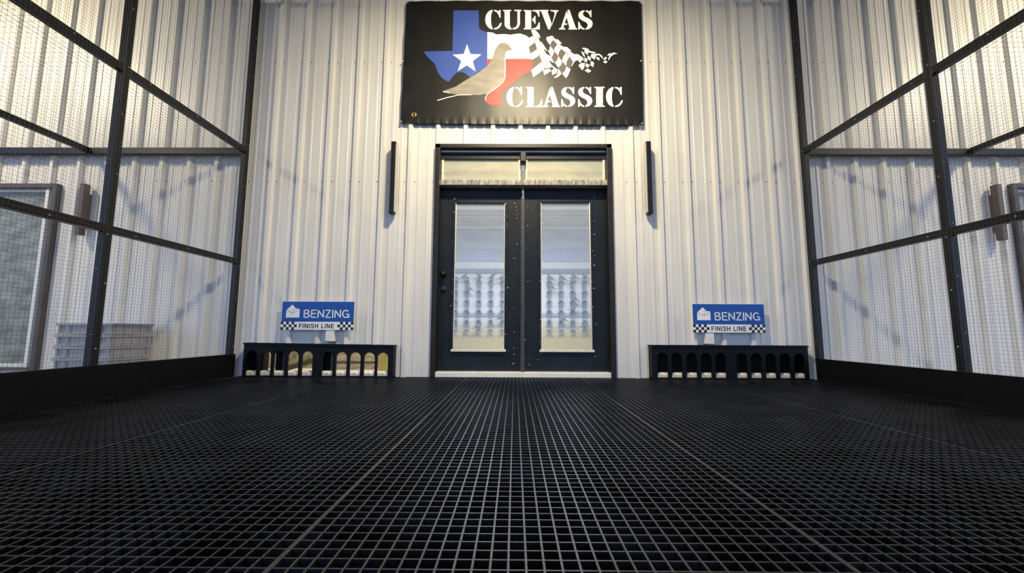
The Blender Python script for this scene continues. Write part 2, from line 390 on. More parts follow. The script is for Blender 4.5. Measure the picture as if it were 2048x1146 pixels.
# ================================================================== SIDE SCREENS
TUBE = .056
def screen(side, xin, ymid, label):
    """side -1 left / +1 right; xin = inner face of the tubes"""
    xa, xb = (xin - TUBE, xin) if side < 0 else (xin, xin + TUBE)
    s = empty('aviary_screen', ((xa + xb) / 2, 2, 0), label, 'screen', 'mesh side screens of the landing deck')
    ys = [4.335, ymid, 2 * ymid - 4.335, 3 * ymid - 2 * 4.335 + .0]
    for y in ys: MB().box(xa, xb, y - TUBE / 2, y + TUBE / 2, 0, 4.3).build('post', M_BLACKTUBE, s, bevel=.004)
    yend = ys[-1]
    for z in (1.215, 2.455, 4.275):
        for a, b in zip(ys[:-1], ys[1:]):
            MB().box(xa + .001, xb - .001, b + TUBE / 2, a - TUBE / 2, z - TUBE / 2, z + TUBE / 2).build('rail', M_BLACKTUBE, s, bevel=.004)
    mb = MB(); r = .0005; xm = xin - side * .002
    y = yend
    while y < 4.35: mb.box(xm - r, xm + r, y - r, y + r, .2, 4.25); y += .0254
    z = .22
    while z < 4.25: mb.box(xm - r, xm + r, yend, 4.35, z - r, z + r); z += .0254
    o = mb.build('wire_mesh', M_WIRE, s); o['kind'] = 'stuff'
    mb = MB()
    for yy in ys[:2]:
        for q in range(9):
            zz = .35 + q * .43 + random.uniform(-.05, .05)
            mb.lathe([(0, .005), (.003, .005), (.005, .002)], (xin, yy + random.uniform(-.012, .012), zz), (-side, 0, 0), 6)
            if yy != ys[0]: mb.lathe([(0, .004), (.003, .004), (.005, .002)], (xa + .025 + random.uniform(-.012, .012), yy - TUBE / 2, zz + .1), (0, -1, 0), 6)
    for zz in (1.215, 2.455):
        for q in range(5):
            mb.lathe([(0, .005), (.003, .005), (.005, .002)], (xin, 4.2 - q * .55 + random.uniform(-.04, .04), zz + random.uniform(-.012, .012)), (-side, 0, 0), 6)
    o = mb.build('screw_heads', M_SCREW, s); o['kind'] = 'stuff'
    # kick board inside the screen
    kx0, kx1 = (xin + .004, xin + .045) if side < 0 else (xin - .025, xin - .004)
    return s
screen(-1, -2.967, 2.915, 'black tube and wire mesh screen on the left of the deck')
screen(1, 3.140, 2.955, 'black tube and wire mesh screen on the right of the deck')
tag(MB().box(-2.962, -2.905, -.6, 4.30, 0, .232).build('kick_board', M_KICK), 'long black kick board along the foot of the left screen', 'kick board', 'kick boards at the deck edges')
tag(MB().box(3.103, 3.136, -.6, 4.30, 0, .215).build('kick_board', M_KICK), 'long black kick board along the foot of the right screen', 'kick board', 'kick boards at the deck edges')

def side_roof(side, xin, xmid, xout, zl, label):
    x0, x1 = sorted((xin, xout))
    s = empty('aviary_roof', ((x0 + x1) / 2, 3, zl), label, 'mesh roof', 'mesh roofs of the side flights')
    MB().box(x0, x1, D - .037 - TUBE, D - .037, zl - TUBE / 2 - .018, zl + TUBE / 2).build('ledger_tube', M_BLACKTUBE, s, bevel=.004)
    MB().box(xmid - TUBE / 2, xmid + TUBE / 2, 0, D - .038 - TUBE, zl - TUBE / 2, zl + TUBE / 2).build('rafter', M_BLACKTUBE, s, bevel=.004)
    MB().box(xout - TUBE / 2, xout + TUBE / 2, 0, D - .036, zl - TUBE / 2, zl + TUBE / 2).build('rafter', M_BLACKTUBE, s, bevel=.004)
    mb = MB(); r = .00055; zm = zl + TUBE / 2 + .002
    x = x0 + .02
    while x < x1: mb.box(x - r, x + r, 0, D - .04, zm - r, zm + r); x += .0508
    y = .02
    while y < D - .04: mb.box(x0, x1, y - r, y + r, zm - r, zm + r); y += .0508
    o = mb.build('roof_mesh', M_WIRE, s); o['kind'] = 'stuff'
side_roof(-1, -3.02, -4.74, -7.4, 2.455, 'black tube mesh roof against the wall left of the left screen')
side_roof(1, 3.195, 4.96, 7.6, 2.455, 'black tube mesh roof against the wall right of the right screen')

# ================================================================== ENTRANCE TRAPS
def trap(name, x0, x1, zt, cells, ztop, label, slope=0.0):
    yf = D - .10
    t = empty(name, ((x0 + x1) / 2, yf, 0), label, 'pigeon trap', 'arched entrance traps below the signs')
    zo = lambda x: slope * (x - x0)
    bm = bmesh.new()
    n = 10
    def fc(pts): bm.faces.new([bm.verts.new((p[0] - (x0 + x1) / 2, 0, p[1])) for p in pts])
    edges = [x0] + [c for ab in cells for c in ab] + [x1]
    for a, b in zip(edges[0::2], edges[1::2]): fc([(a, 0), (b, 0), (b, zt + zo(b)), (a, zt + zo(a))])
    for a, b in cells:
        r = (b - a) / 2; cx = (a + b) / 2; tz = ztop + zo(cx)
        arc = [(cx - r * cos(pi * i / n), tz - r + r * sin(pi * i / n)) for i in range(n + 1)]
        for p, q in zip(arc[:-1], arc[1:]): fc([p, q, (q[0], zt + zo(q[0])), (p[0], zt + zo(p[0]))])
        fc([(a, 0), (b, 0), (b, .014), (a, .014)])
    bmesh.ops.remove_doubles(bm, verts=bm.verts, dist=1e-5)
    r = bmesh.ops.extrude_face_region(bm, geom=bm.faces[:])
    bmesh.ops.translate(bm, verts=[v for v in r['geom'] if isinstance(v, bmesh.types.BMVert)], vec=(0, .022, 0))
    bmesh.ops.recalc_face_normals(bm, faces=bm.faces)
    me = bpy.data.meshes.new('arched_front'); bm.to_mesh(me); bm.free(); me.materials.append(M_TRAP)
    o = bpy.data.objects.new('arched_front', me); C.objects.link(o); o.parent = t; ORG[o.name] = ORG[t.name]
    mb = MB()
    mb.plate([(x0 - .004, zt + zo(x0)), (x1 + .004, zt + zo(x1)), (x1 + .004, zt + zo(x1) + .016), (x0 - .004, zt + zo(x0) + .016)], yf - .012, D + .10)
    mb.build('top_board', M_TRAP, t)
    MB().box(x0, x0 + .016, yf + .022, D + .10, 0, zt).build('side_board', M_TRAP, t)
    MB().box(x1 - .016, x1, yf + .022, D + .10, 0, zt + zo(x1)).build('side_board', M_TRAP, t)
    MB().box(x0, x1, yf + .022, D + .10, 0, .012).build('trap_floor', M_TRAP, t)
    p0 = None
    for a, b in cells:
        if p0 is None:
            w = b - a
            mb = MB(); n0 = len(mb.v); ya, yb_ = yf + .023, yf + .060
            X0, X1 = a - .012, b + .012
            mb.v += [(X0, ya, .013), (X1, ya, .013), (X1, yb_, .013), (X0, yb_, .013), (X0, ya, .040), (X1, ya, .040), (X1, yb_, .062), (X0, yb_, .062)]
            mb.f += [(0, 3, 2, 1), (4, 5, 6, 7), (0, 1, 5, 4), (2, 3, 7, 6), (0, 4, 7, 3), (1, 2, 6, 5)]
            p0 = mb.build('antenna_pad', M_PAD, t); a0 = a
        else: dup(p0, t, (a - a0, 0, 0))
    return t
yt = D - .10
def cellx(pairs): return [(float(W(a, 720, y=yt)[0]), float(W(b, 720, y=yt)[0])) for a, b in pairs]
LC = cellx([(491.7, 513.5), (520, 541.7), (547.5, 569), (575.5, 597), (603.5, 625), (644, 665.5), (672, 693.5), (699.5, 721), (727.7, 749.5), (754.5, 776)])
RC = cellx([(1314.3, 1335.7), (1343, 1364.4), (1372.5, 1394), (1401.5, 1423), (1430.5, 1452), (1473, 1494.5), (1501.7, 1523), (1530.5, 1552), (1559.3, 1580.7), (1588, 1609.5)])
xl = float(W(486, 720, y=yt)[0]); xr = float(W(786.5, 720, y=yt)[0])
tl = trap('entrance_trap', xl, xr, .335, LC, .272, 'black arched trap in front of the yellow-lit loft left of the doors', -.012)
xl2 = float(W(1303.5, 720, y=yt)[0]); xr2 = float(W(1617, 720, y=yt)[0])
tr = trap('entrance_trap', xl2, xr2, .330, RC, .268, 'black arched trap with dark openings right of the doors', 0)
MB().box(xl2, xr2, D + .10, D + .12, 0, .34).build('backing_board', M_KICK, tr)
# what stands behind the left trap
def WX(px, y): return float(W(px, 720, y=y)[0])
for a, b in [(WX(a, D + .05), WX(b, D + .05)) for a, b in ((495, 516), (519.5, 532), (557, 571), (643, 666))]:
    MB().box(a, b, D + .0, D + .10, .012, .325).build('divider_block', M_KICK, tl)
def WX(px, y): return float(W(px, 720, y=y)[0])
yv = D + .32
yp = empty('yellow_panel', (WX(768, yv), yv, 0), 'yellow slatted panel behind the last arch of the left trap', 'panel')
x = WX(757, yv)
while x < WX(790, yv):
    MB().box(x, x + .036, yv, yv + .02, .0, .42).build('slat', M_YELL, yp); x += .039
yv = D + .45
mb = MB(); mb.bar((WX(566, yv), yv, .02), (WX(640, yv), yv, .155), .03, .055)
tag(mb.build('sloping_board', M_DWOOD), 'dark sloping board seen through the middle arches of the left trap', 'board')
yv = D + .75
for z0, z1, m, lab in ((.0, .07, M_WOOD, 'lower weathered plank behind the right arches of the left trap'), (.07, .105, M_DWOOD, 'dark middle plank behind the right arches of the left trap'), (.105, .19, M_WOOD, 'upper weathered plank behind the right arches of the left trap')):
    tag(MB().box(WX(664, yv), WX(757, yv), yv, yv + .03, z0, z1).build('plank', m), lab, 'plank', 'planks behind the left trap')
yv = D + .95
tag(MB().box(WX(664, yv), WX(752, yv), yv, yv + .03, 0, .30).build('partition', M_WOODG), 'mottled green-grey partition above the planks behind the left trap', 'partition')
tag(MB().box(WX(573, yv), WX(632, yv), yv, yv + .03, 0, .34).build('partition', M_WOODG), 'mottled green-grey partition behind the sloping board of the left trap', 'partition')
tag(MB().box(WX(520, yv), WX(566, yv), yv, yv + .03, 0, .17).build('wooden_box', M_BOX, bevel=.004), 'pale brown box behind the second and third arches of the left trap', 'box')

# ================================================================== PERCHES AND PIGEONS IN THE LOFT
YP = YB - .10
cols = [913.0 + 23.7 * k for k in range(0, 12)]
cols = [910.5, 933.5, 957.5, 981.5, 1005.0, 1028.5, 1051.5, 1074.5, 1098.0, 1121.5, 1145.0, 1169.0]
zs = [float(W(1030, y, y=YP)[2]) for y in (563, 583, 602.5, 622, 642.5, 661)]
ordn = ['first', 'second', 'third', 'fourth', 'fifth']
rack0 = None; pcx = []
for i, px in enumerate(cols):
    x = float(W(px, 610, y=YP)[0]); pcx.append(x)
    if 1012 < px < 1085: continue
    if i < 5: lab = 'blue-grey perch column, %s from the left behind the left door pane' % ordn[i]
    else: lab = 'blue-grey perch column, %s from the left behind the right door pane' % ordn[i - 8]
    rk = empty('perch_rack', (x, YP, zs[-1] - .04), lab, 'perch rack', 'perch columns on the loft wall')
    if rack0 is None:
        po = MB().box(x - .034, x + .034, YP + .02, YP + .10, zs[-1], zs[0] + .10).build('post', M_PERCH, rk)
        ps = []
        for z in zs:
            mb = MB(); mb.bar((x, YP - .02, z + .03), (x - .072, YP - .02, z - .045), .07, .013, upv=(0, 0, 1)); mb.bar((x, YP - .02, z + .03), (x + .072, YP - .02, z - .045), .07, .013)
            ps.append(mb.build('perch', M_PERCH, rk))
            ps.append(MB().box(x - .036, x + .036, YP - .0, YP + .02, z + .034, z + .046).build('bracket', M_WHITE, rk))
        rack0 = (po, ps, x)
    else:
        for s_ in [rack0[0]] + rack0[1]: dup(s_, rk)
def pigeon(px, py, flip, label, y=YP - .11):
    c = W(px, py, y=y)
    mb = MB()
    s = -1 if flip else 1
    mb.ball((0, 0, 0), .105, .055, .060, 10, 7)
    mb.v = [(v[0], v[1], v[2] + v[0] * .55 * 1) for v in mb.v]
    mb.ball((.085, 0, .095), .034, .030, .034, 8, 6)
    mb.bar((.07, 0, .04), (.085, 0, .09), .045, .05)
    mb.bar((-.06, 0, -.035), (-.20, 0, -.11), .05, .018)
    mb.bar((.11, 0, .095), (.14, 0, .088), .01, .012)
    mb.bar((.01, .02, -.04), (.012, .02, -.10), .01, .01); mb.bar((.01, -.02, -.04), (.012, -.02, -.10), .01, .01)
    mb.v = [(c[0] + s * v[0] * .62, c[1] + v[1] * .62, c[2] + v[2] * .62) for v in mb.v]
    tag(mb.build('pigeon', M_PIGEON, smooth=True), label, 'pigeon', 'pigeons in the loft')
PG = [(929, 552, 0, 'pigeon on the top perch, second column behind the left door pane'),
      (958, 551, 1, 'pigeon on the top perch, third column behind the left door pane'),
      (985.5, 551, 0, 'pigeon on the top perch, fourth column behind the left door pane'),
      (1004, 554, 0, 'pigeon on the top perch at the right edge of the left door pane'),
      (938, 576, 1, 'pigeon on the second perch, second column behind the left door pane'),
      (956, 652, 0, 'pigeon low on the third column behind the left door pane'),
      (1001, 634, 0, 'pigeon low at the right edge of the left door pane'),
      (1101, 555, 1, 'pigeon on the top perch, first column behind the right door pane'),
      (1103, 573, 1, 'pigeon on the second perch, first column behind the right door pane'),
      (1125, 555, 1, 'pigeon on the top perch, second column behind the right door pane'),
      (1148, 552, 1, 'pigeon on the top perch, third column behind the right door pane'),
      (1149, 596, 1, 'upper of two pigeons midway up the third column behind the right door pane'),
      (1148, 615, 0, 'lower of two pigeons midway up the third column behind the right door pane'),
      (1126, 637, 1, 'pigeon low on the second column behind the right door pane'),
      (1170, 552, 1, 'pigeon on the top perch at the right edge of the right door pane'),
      (1168, 650, 0, 'pigeon low on the last column behind the right door pane')]
for px, py, fl, lab in PG: pigeon(px, py, fl, lab)

# ================================================================== WALL LIGHTS
def sconce(cx, z0, z1, w, dep, label, m, lens_side):
    t = empty('wall_light', (cx, D - .03, z0), label, 'wall light', 'linear wall lights')
    ya = D - .032 - dep
    MB().box(cx - w / 2, cx + w / 2, ya, D - .032, z0, z1).build('housing', m, t, bevel=.004)
    x = cx + lens_side * (w / 2 + .004)
    MB().box(x - .004, x + .004, ya + .01, D - .042, z0 + .02, z1 - .02).build('lens', M_DIFF if m is M_SCONCE else m, t)
    MB().box(cx - w / 2 + .004, cx + w / 2 - .004, D - .04, D - .0, z0 + .1, z1 - .1).build('back_plate', m, t)
sconce(-1.335, 1.74, 2.545, .052, .085, 'black linear wall light left of the double doors', M_SCONCE, 1)
sconce(1.450, 1.74, 2.55, .052, .085, 'black linear wall light right of the double doors', M_SCONCE, -1)
sconce(-4.73, 1.50, 2.07, .05, .07, 'bronze wall light behind the left mesh screen', M_SCONCEB, -1)
sconce(5.20, 1.47, 2.08, .05, .07, 'bronze wall light behind the right mesh screen', M_SCONCEB, 1)

# ================================================================== BANNER
def poly_to_tris(pts):
    bm = bmesh.new(); bm.faces.new([bm.verts.new((p[0], 0, p[1])) for p in pts])
    return bm
YBN = D - .052
CORN = [W(813, 2.5, y=YBN), W(1283, 1.5, y=YBN), W(1286.5, 250, y=YBN), W(800.5, 246, y=YBN)]
BX0, BX1 = CORN[3][0], CORN[2][0]; BZ0, BZ1 = CORN[3][2], CORN[0][2]
def bdisp(x, z):
    """drape of the vinyl: light waves over the ribs, puckers at the hems"""
    tz = (z - BZ0) / (BZ1 - BZ0)
    d = .0008 * cos(2 * pi * (x - RIB0) / PITCH)
    d += (.0022 * sin(x * 61) + .0016 * sin(x * 137 + 1)) * exp(-(tz / .035) ** 2)
    d += .004 * exp(-((tz - 1) / .10) ** 2) * sin(x * 19 + 2)
    d += .004 * sin(x * 1.7 + z * 2.1) + .0018 * sin(x * 4.5 - z * 5.0)
    d += .004 * exp(-((x - BX0) / .08) ** 2) * sin(z * 17)
    return d
ban = empty('banner', (.07, D - .04, BZ0), 'black vinyl banner with white stencil lettering above the double doors', 'banner')
NX, NZ = 160, 84
mb = MB()
for s_, yo in ((0, 0), (1, .003)):
    for j in range(NZ + 1):
        for i in range(NX + 1):
            a, b = i / NX, j / NZ
            p = (CORN[3] * (1 - a) + CORN[2] * a) * (1 - b) + (CORN[0] * (1 - a) + CORN[1] * a) * b
            mb.v.append((p[0], YBN - bdisp(p[0], p[2]) + yo, p[2]))
n1 = (NX + 1) * (NZ + 1)
for j in range(NZ):
    for i in range(NX):
        q = j * (NX + 1) + i; mb.f.append((q, q + 1, q + NX + 2, q + NX + 1)); mb.f.append((n1 + q, n1 + q + NX + 1, n1 + q + NX + 2, n1 + q + 1))
mb.build('vinyl_sheet', M_BANNER, ban, smooth=True)
def decal(name, polys, m, layer, parent, conv, drape=True):
    """flat print: outlines in photo measurements carried to the sheet's plane and laid on the drape"""
    bm = bmesh.new()
    for pts in polys:
        ps = [conv(*p) for p in pts]
        try: bm.faces.new([bm.verts.new((float(p[0]), 0, float(p[1]))) for p in ps])
        except ValueError: pass
    bm.normal_update()
    bmesh.ops.triangulate(bm, faces=bm.faces[:])
    if drape:
        for it in range(6):
            le = [e for e in bm.edges if e.calc_length() > .03]
            if not le: break
            bmesh.ops.subdivide_edges(bm, edges=le, cuts=1)
            bmesh.ops.triangulate(bm, faces=[f for f in bm.faces if len(f.verts) > 3])
    o0 = ORG[parent.name]
    for v in bm.verts:
        x, z = v.co.x, v.co.z
        y = (YBN - bdisp(x, z) - .0008 - .0007 * layer) if drape else drape_y - .0004 * layer
        v.co = (x - o0[0], y - o0[1], z - o0[2])
    for f in bm.faces:
        f.normal_update()
        if f.normal.y > 0: f.normal_flip()
    me = bpy.data.meshes.new(name); bm.to_mesh(me); bm.free(); me.materials.append(m)
    for p in me.polygons: p.use_smooth = drape
    o = bpy.data.objects.new(name, me); C.objects.link(o); o.parent = parent; ORG[o.name] = o0
    return o
def decals(name, polys, *a):
    for p in polys: decal(name, [p], *a)
def cz(ox, oy, s): return lambda a, b: (lambda p: (p[0], p[2]))(W(ox + a / s, oy + b / s, y=YBN))
ZA = cz(840, 10, 5.208)
mp = decal('map_blue', [[(350, 62), (612, 60), (615, 245), (655, 272), (702, 285), (702, 640), (520, 755), (490, 725), (440, 698), (385, 702), (340, 745), (297, 800), (230, 760), (185, 700), (155, 615), (95, 560), (35, 485), (338, 478)]], M_PBLUE, 1, ban, ZA)
decal('map_white', [[(702, 285), (755, 290), (795, 310), (880, 305), (940, 312), (1040, 300), (1110, 325), (1140, 350), (1150, 480), (1165, 565), (702, 565)]], M_PWHITE, 1, ban, ZA)
decal('map_red', [[(702, 565), (1165, 565), (1163, 690), (1060, 745), (940, 840), (855, 890), (840, 1050), (740, 1045), (690, 1012), (675, 975), (700, 925), (830, 840), (860, 780), (702, 640)]], M_PRED, 1, ban, ZA)
decal('star', [[(490, 410), (525, 512), (640, 517), (550, 585), (578, 692), (488, 630), (392, 688), (430, 582), (340, 517), (455, 512)]], M_PWHITE, 2, ban, ZA)
bird = decal('bird_silhouette', [[(240, 895), (370, 850), (500, 770), (610, 705), (700, 640), (740, 585), (765, 530), (785, 465), (810, 425), (840, 400), (880, 395), (920, 415), (945, 450), (962, 472), (925, 474), (895, 490), (884, 530), (885, 640), (885, 755), (865, 800), (820, 845), (760, 885), (700, 925), (620, 940), (400, 936), (300, 920)]], M_PBIRD, 3, ban, ZA)
decals('bird_outline', [[(178, 990), (290, 958), (400, 934), (540, 934), (540, 940), (400, 942), (292, 966), (184, 997)], [(240, 898), (305, 907), (305, 916), (243, 907)], [(884, 530), (890, 530), (892, 640), (890, 760), (868, 806), (822, 852), (704, 932), (684, 965), (690, 1000), (684, 1000), (676, 970), (698, 926), (818, 845), (864, 800), (884, 755)]], M_PWHITE, 4, ban, ZA)
ZF = cz(1040, 50, 9.309)
decals('flag_check', [[(165, 415), (275, 340), (315, 455), (190, 545)], [(222, 660), (358, 578), (402, 690), (215, 850)], [(615, 295), (680, 365), (640, 430), (625, 475), (565, 385)], [(768, 455), (845, 525), (790, 600), (785, 680), (715, 580), (725, 515)], [(640, 500), (705, 580), (690, 650), (645, 715), (580, 605), (610, 570)], [(780, 680), (858, 775), (840, 830), (780, 910), (710, 805), (765, 750)], [(922, 600), (995, 660), (960, 720), (940, 825), (865, 765), (880, 680)]], M_PDARK, 2, ban, ZF)
decals('flag_check', [[(245, 215), (345, 240), (375, 330), (278, 325)], [(320, 455), (430, 440), (490, 550), (360, 560)], [(410, 690), (530, 670), (600, 760), (450, 790)], [(712, 810), (775, 910), (700, 980), (620, 990), (690, 930)], [(1260, 810), (1330, 860), (1270, 895), (1200, 850)]], M_PSILV, 2, ban, ZF)
decals('flag_check', [[(165, 250), (240, 212), (275, 335), (165, 415)], [(190, 545), (315, 460), (358, 575), (220, 660)], [(210, 850), (405, 692), (455, 800), (430, 845), (245, 980)],
    [(205, 95), (290, 105), (350, 170), (382, 245), (245, 212)], [(278, 325), (400, 325), (450, 400), (515, 500), (425, 440), (315, 455)], [(360, 570), (490, 550), (575, 600), (640, 715), (540, 670), (405, 685)], [(450, 800), (600, 765), (690, 830), (690, 860), (600, 790), (470, 815)], [(430, 845), (545, 815), (580, 860), (450, 940)], [(590, 850), (650, 810), (690, 840), (680, 900), (600, 940)],
    [(485, 260), (500, 235), (550, 220), (615, 290), (580, 330), (562, 385), (510, 320)], [(560, 215), (600, 210), (660, 275), (700, 275), (780, 350), (690, 365), (620, 290)], [(560, 395), (625, 480), (635, 510), (600, 590), (575, 600), (525, 490), (550, 460)], [(690, 370), (765, 450), (720, 520), (710, 580), (640, 500), (640, 440)], [(700, 365), (730, 360), (800, 410), (880, 420), (955, 490), (850, 520), (770, 450)],
    [(712, 585), (780, 680), (770, 740), (710, 800), (650, 710), (690, 660)], [(850, 525), (920, 595), (870, 680), (860, 770), (785, 680), (800, 600)], [(860, 515), (910, 490), (1010, 550), (1080, 550), (1190, 625), (1060, 640), (985, 690), (925, 590)], [(862, 775), (940, 830), (900, 930), (855, 995), (785, 910), (840, 850)],
    [(955, 770), (985, 690), (1040, 645), (1140, 630), (1200, 650), (1230, 710), (1190, 662), (1100, 652), (1030, 672), (992, 722), (965, 775)], [(1070, 655), (1140, 655), (1140, 690), (1115, 705)], [(1130, 715), (1210, 710), (1195, 790), (1160, 850), (1085, 760)],
    [(1150, 440), (1190, 425), (1280, 450), (1270, 470), (1200, 465)], [(1200, 475), (1260, 460), (1310, 490), (1410, 510), (1380, 530), (1270, 510), (1260, 560), (1200, 510)], [(1140, 490), (1190, 520), (1210, 600), (1170, 570)], [(1260, 570), (1320, 610), (1310, 670), (1255, 630)], [(1330, 540), (1400, 540), (1480, 540), (1530, 580), (1545, 640), (1510, 600), (1470, 562), (1410, 572), (1385, 650), (1315, 590)], [(1200, 605), (1255, 640), (1240, 700), (1205, 650)], [(1320, 675), (1375, 700), (1365, 790), (1310, 750)], [(1235, 715), (1300, 750), (1260, 800), (1215, 770)], [(1420, 590), (1480, 620), (1475, 665), (1420, 630)],
    [(1550, 640), (1590, 595), (1620, 610), (1580, 660)], [(1545, 690), (1590, 665), (1630, 690), (1590, 720)], [(1620, 570), (1660, 530), (1700, 530), (1680, 570)], [(1700, 540), (1740, 510), (1815, 535), (1750, 545), (1690, 590), (1650, 660), (1640, 640), (1660, 590)]], M_PWHITE, 3, ban, ZF)
# stencil letters
def arc(cx, cy, rx, ry, a0, a1, n=14): return [(cx + rx * cos(radians(a0 + (a1 - a0) * i / n)), cy + ry * sin(radians(a0 + (a1 - a0) * i / n))) for i in range(n + 1)]
STEM = [(0, 1), (.40, 1), (.40, 0), (0, 0), (0, .055), (.08, .075), (.08, .925), (0, .945)]
GL = {
 'C': (.86, [arc(.42, .5, .42, .5, 95, 265) + arc(.40, .5, .10, .42, 265, 95)[::1], [(.46, 1), (.58, .985), (.68, .93), (.74, 1), (.80, 1), (.80, .60), (.75, .60), (.69, .76), (.60, .88), (.46, .94)], [(.46, 0), (.60, .01), (.73, .08), (.82, .20), (.86, .32), (.79, .34), (.70, .19), (.60, .10), (.46, .06)]]),
 'U': (.95, [[(0, 1), (.42, 1), (.42, .945), (.35, .925), (.35, .22), (.38, .12), (.44, .07), (.44, 0), (.30, .015), (.17, .08), (.09, .20), (.08, .30), (.08, .925), (0, .945)], [(.58, 1), (.95, 1), (.95, .945), (.87, .925), (.87, .30), (.84, .18), (.76, .07), (.64, .01), (.50, 0), (.50, .07), (.62, .10), (.71, .19), (.74, .30), (.74, .925), (.58, .945)]]),
 'E': (.86, [STEM, [(.46, 1), (.84, 1), (.84, .66), (.79, .66), (.73, .82), (.62, .92), (.46, .945)], [(.46, .545), (.54, .60), (.58, .70), (.63, .70), (.63, .30), (.58, .30), (.54, .41), (.46, .455)], [(.46, 0), (.86, 0), (.86, .36), (.81, .36), (.74, .19), (.63, .08), (.46, .055)]]),
 'V': (.98, [[(0, 1), (.46, 1), (.46, .945), (.40, .925), (.62, .30), (.53, 0), (.44, 0), (.07, .925), (0, .945)], [(.56, 1), (.98, 1), (.98, .945), (.91, .925), (.59, .10), (.66, .34), (.78, .80), (.74, .92), (.56, .945)]]),
 'A': (1.0, [[(0, 0), (.34, 0), (.34, .055), (.24, .085), (.29, .24), (.45, .24), (.45, .31), (.31, .31), (.47, .78), (.44, .93), (.40, .92), (.10, .085), (0, .055)], [(.46, 1), (.58, 1), (.93, .08), (1, .055), (1, 0), (.52, 0), (.52, .055), (.58, .08), (.42, .62), (.50, .86)]]),
 'S': (.82, [[(.38, 1), (.22, .965), (.09, .87), (.05, .72), (.11, .57), (.27, .46), (.46, .38), (.55, .28), (.54, .15), (.44, .06), (.44, 0), (.62, .035), (.76, .14), (.82, .30), (.77, .46), (.62, .57), (.42, .65), (.31, .74), (.30, .86), (.38, .935)], [(.44, 1), (.56, .98), (.65, .93), (.70, 1), (.75, 1), (.75, .64), (.70, .64), (.63, .79), (.55, .89), (.44, .94)], [(.38, 0), (.26, .02), (.17, .08), (.11, 0), (.05, 0), (.05, .39), (.10, .39), (.18, .21), (.27, .11), (.38, .06)]]),
 'L': (.86, [STEM, [(.46, 0), (.86, 0), (.86, .38), (.81, .38), (.74, .19), (.63, .08), (.46, .055)]]),
 'I': (.46, [[(0, 1), (.46, 1), (.46, .945), (.38, .925), (.38, .075), (.46, .055), (.46, 0), (0, 0), (0, .055), (.08, .075), (.08, .925), (0, .945)]]),
}
def stencil(ch, x0, x1, yt_, yb_):
    w, ps = GL[ch]
    conv = lambda a, b: (lambda p: (p[0], p[2]))(W(x0 + (x1 - x0) * a / w, yb_ + (yt_ - yb_) * b, y=YBN))
    decal('letter_' + ch.lower(), ps, M_PWHITE, 4, ban, conv)
for ch, a, b in (('C', 970.5, 1003.5), ('U', 1006, 1043), ('E', 1047.5, 1079.5), ('V', 1079.5, 1117), ('A', 1118, 1154), ('S', 1154.5, 1185.5)): stencil(ch, a, b, 20.5, 59.7)
for ch, a, b in (('C', 1013, 1046), ('L', 1052, 1084.5), ('A', 1085, 1120), ('S', 1120.5, 1150.5), ('S', 1154, 1184.5), ('I', 1188.5, 1209), ('C', 1211.5, 1245.5)): stencil(ch, a, b, 174.5, 214.7)
p = W(827.5, 229, y=YBN)
mb = MB(); yy = YBN - bdisp(p[0], p[2])
mb.lathe([(-.001, .013), (.004, .013), (.006, .018), (.006, .026), (.003, .030), (-.001, .030)], (p[0], yy, p[2]), (0, -1, 0), 20)
mb.build('grommet', M_BRASS, ban, smooth=True)
for px, py in ((805.5, 122), (1282, 122), (802, 243), (1284, 247), (815, 5), (1281, 4)):
    p = W(px, py, y=YBN)
    MB().lathe([(0, .009), (.005, .009), (.008, .004)], (p[0], YBN - bdisp(p[0], p[2]) - .001, p[2]), (0, -1, 0), 8).build('fixing_screw', M_SCREW, ban)

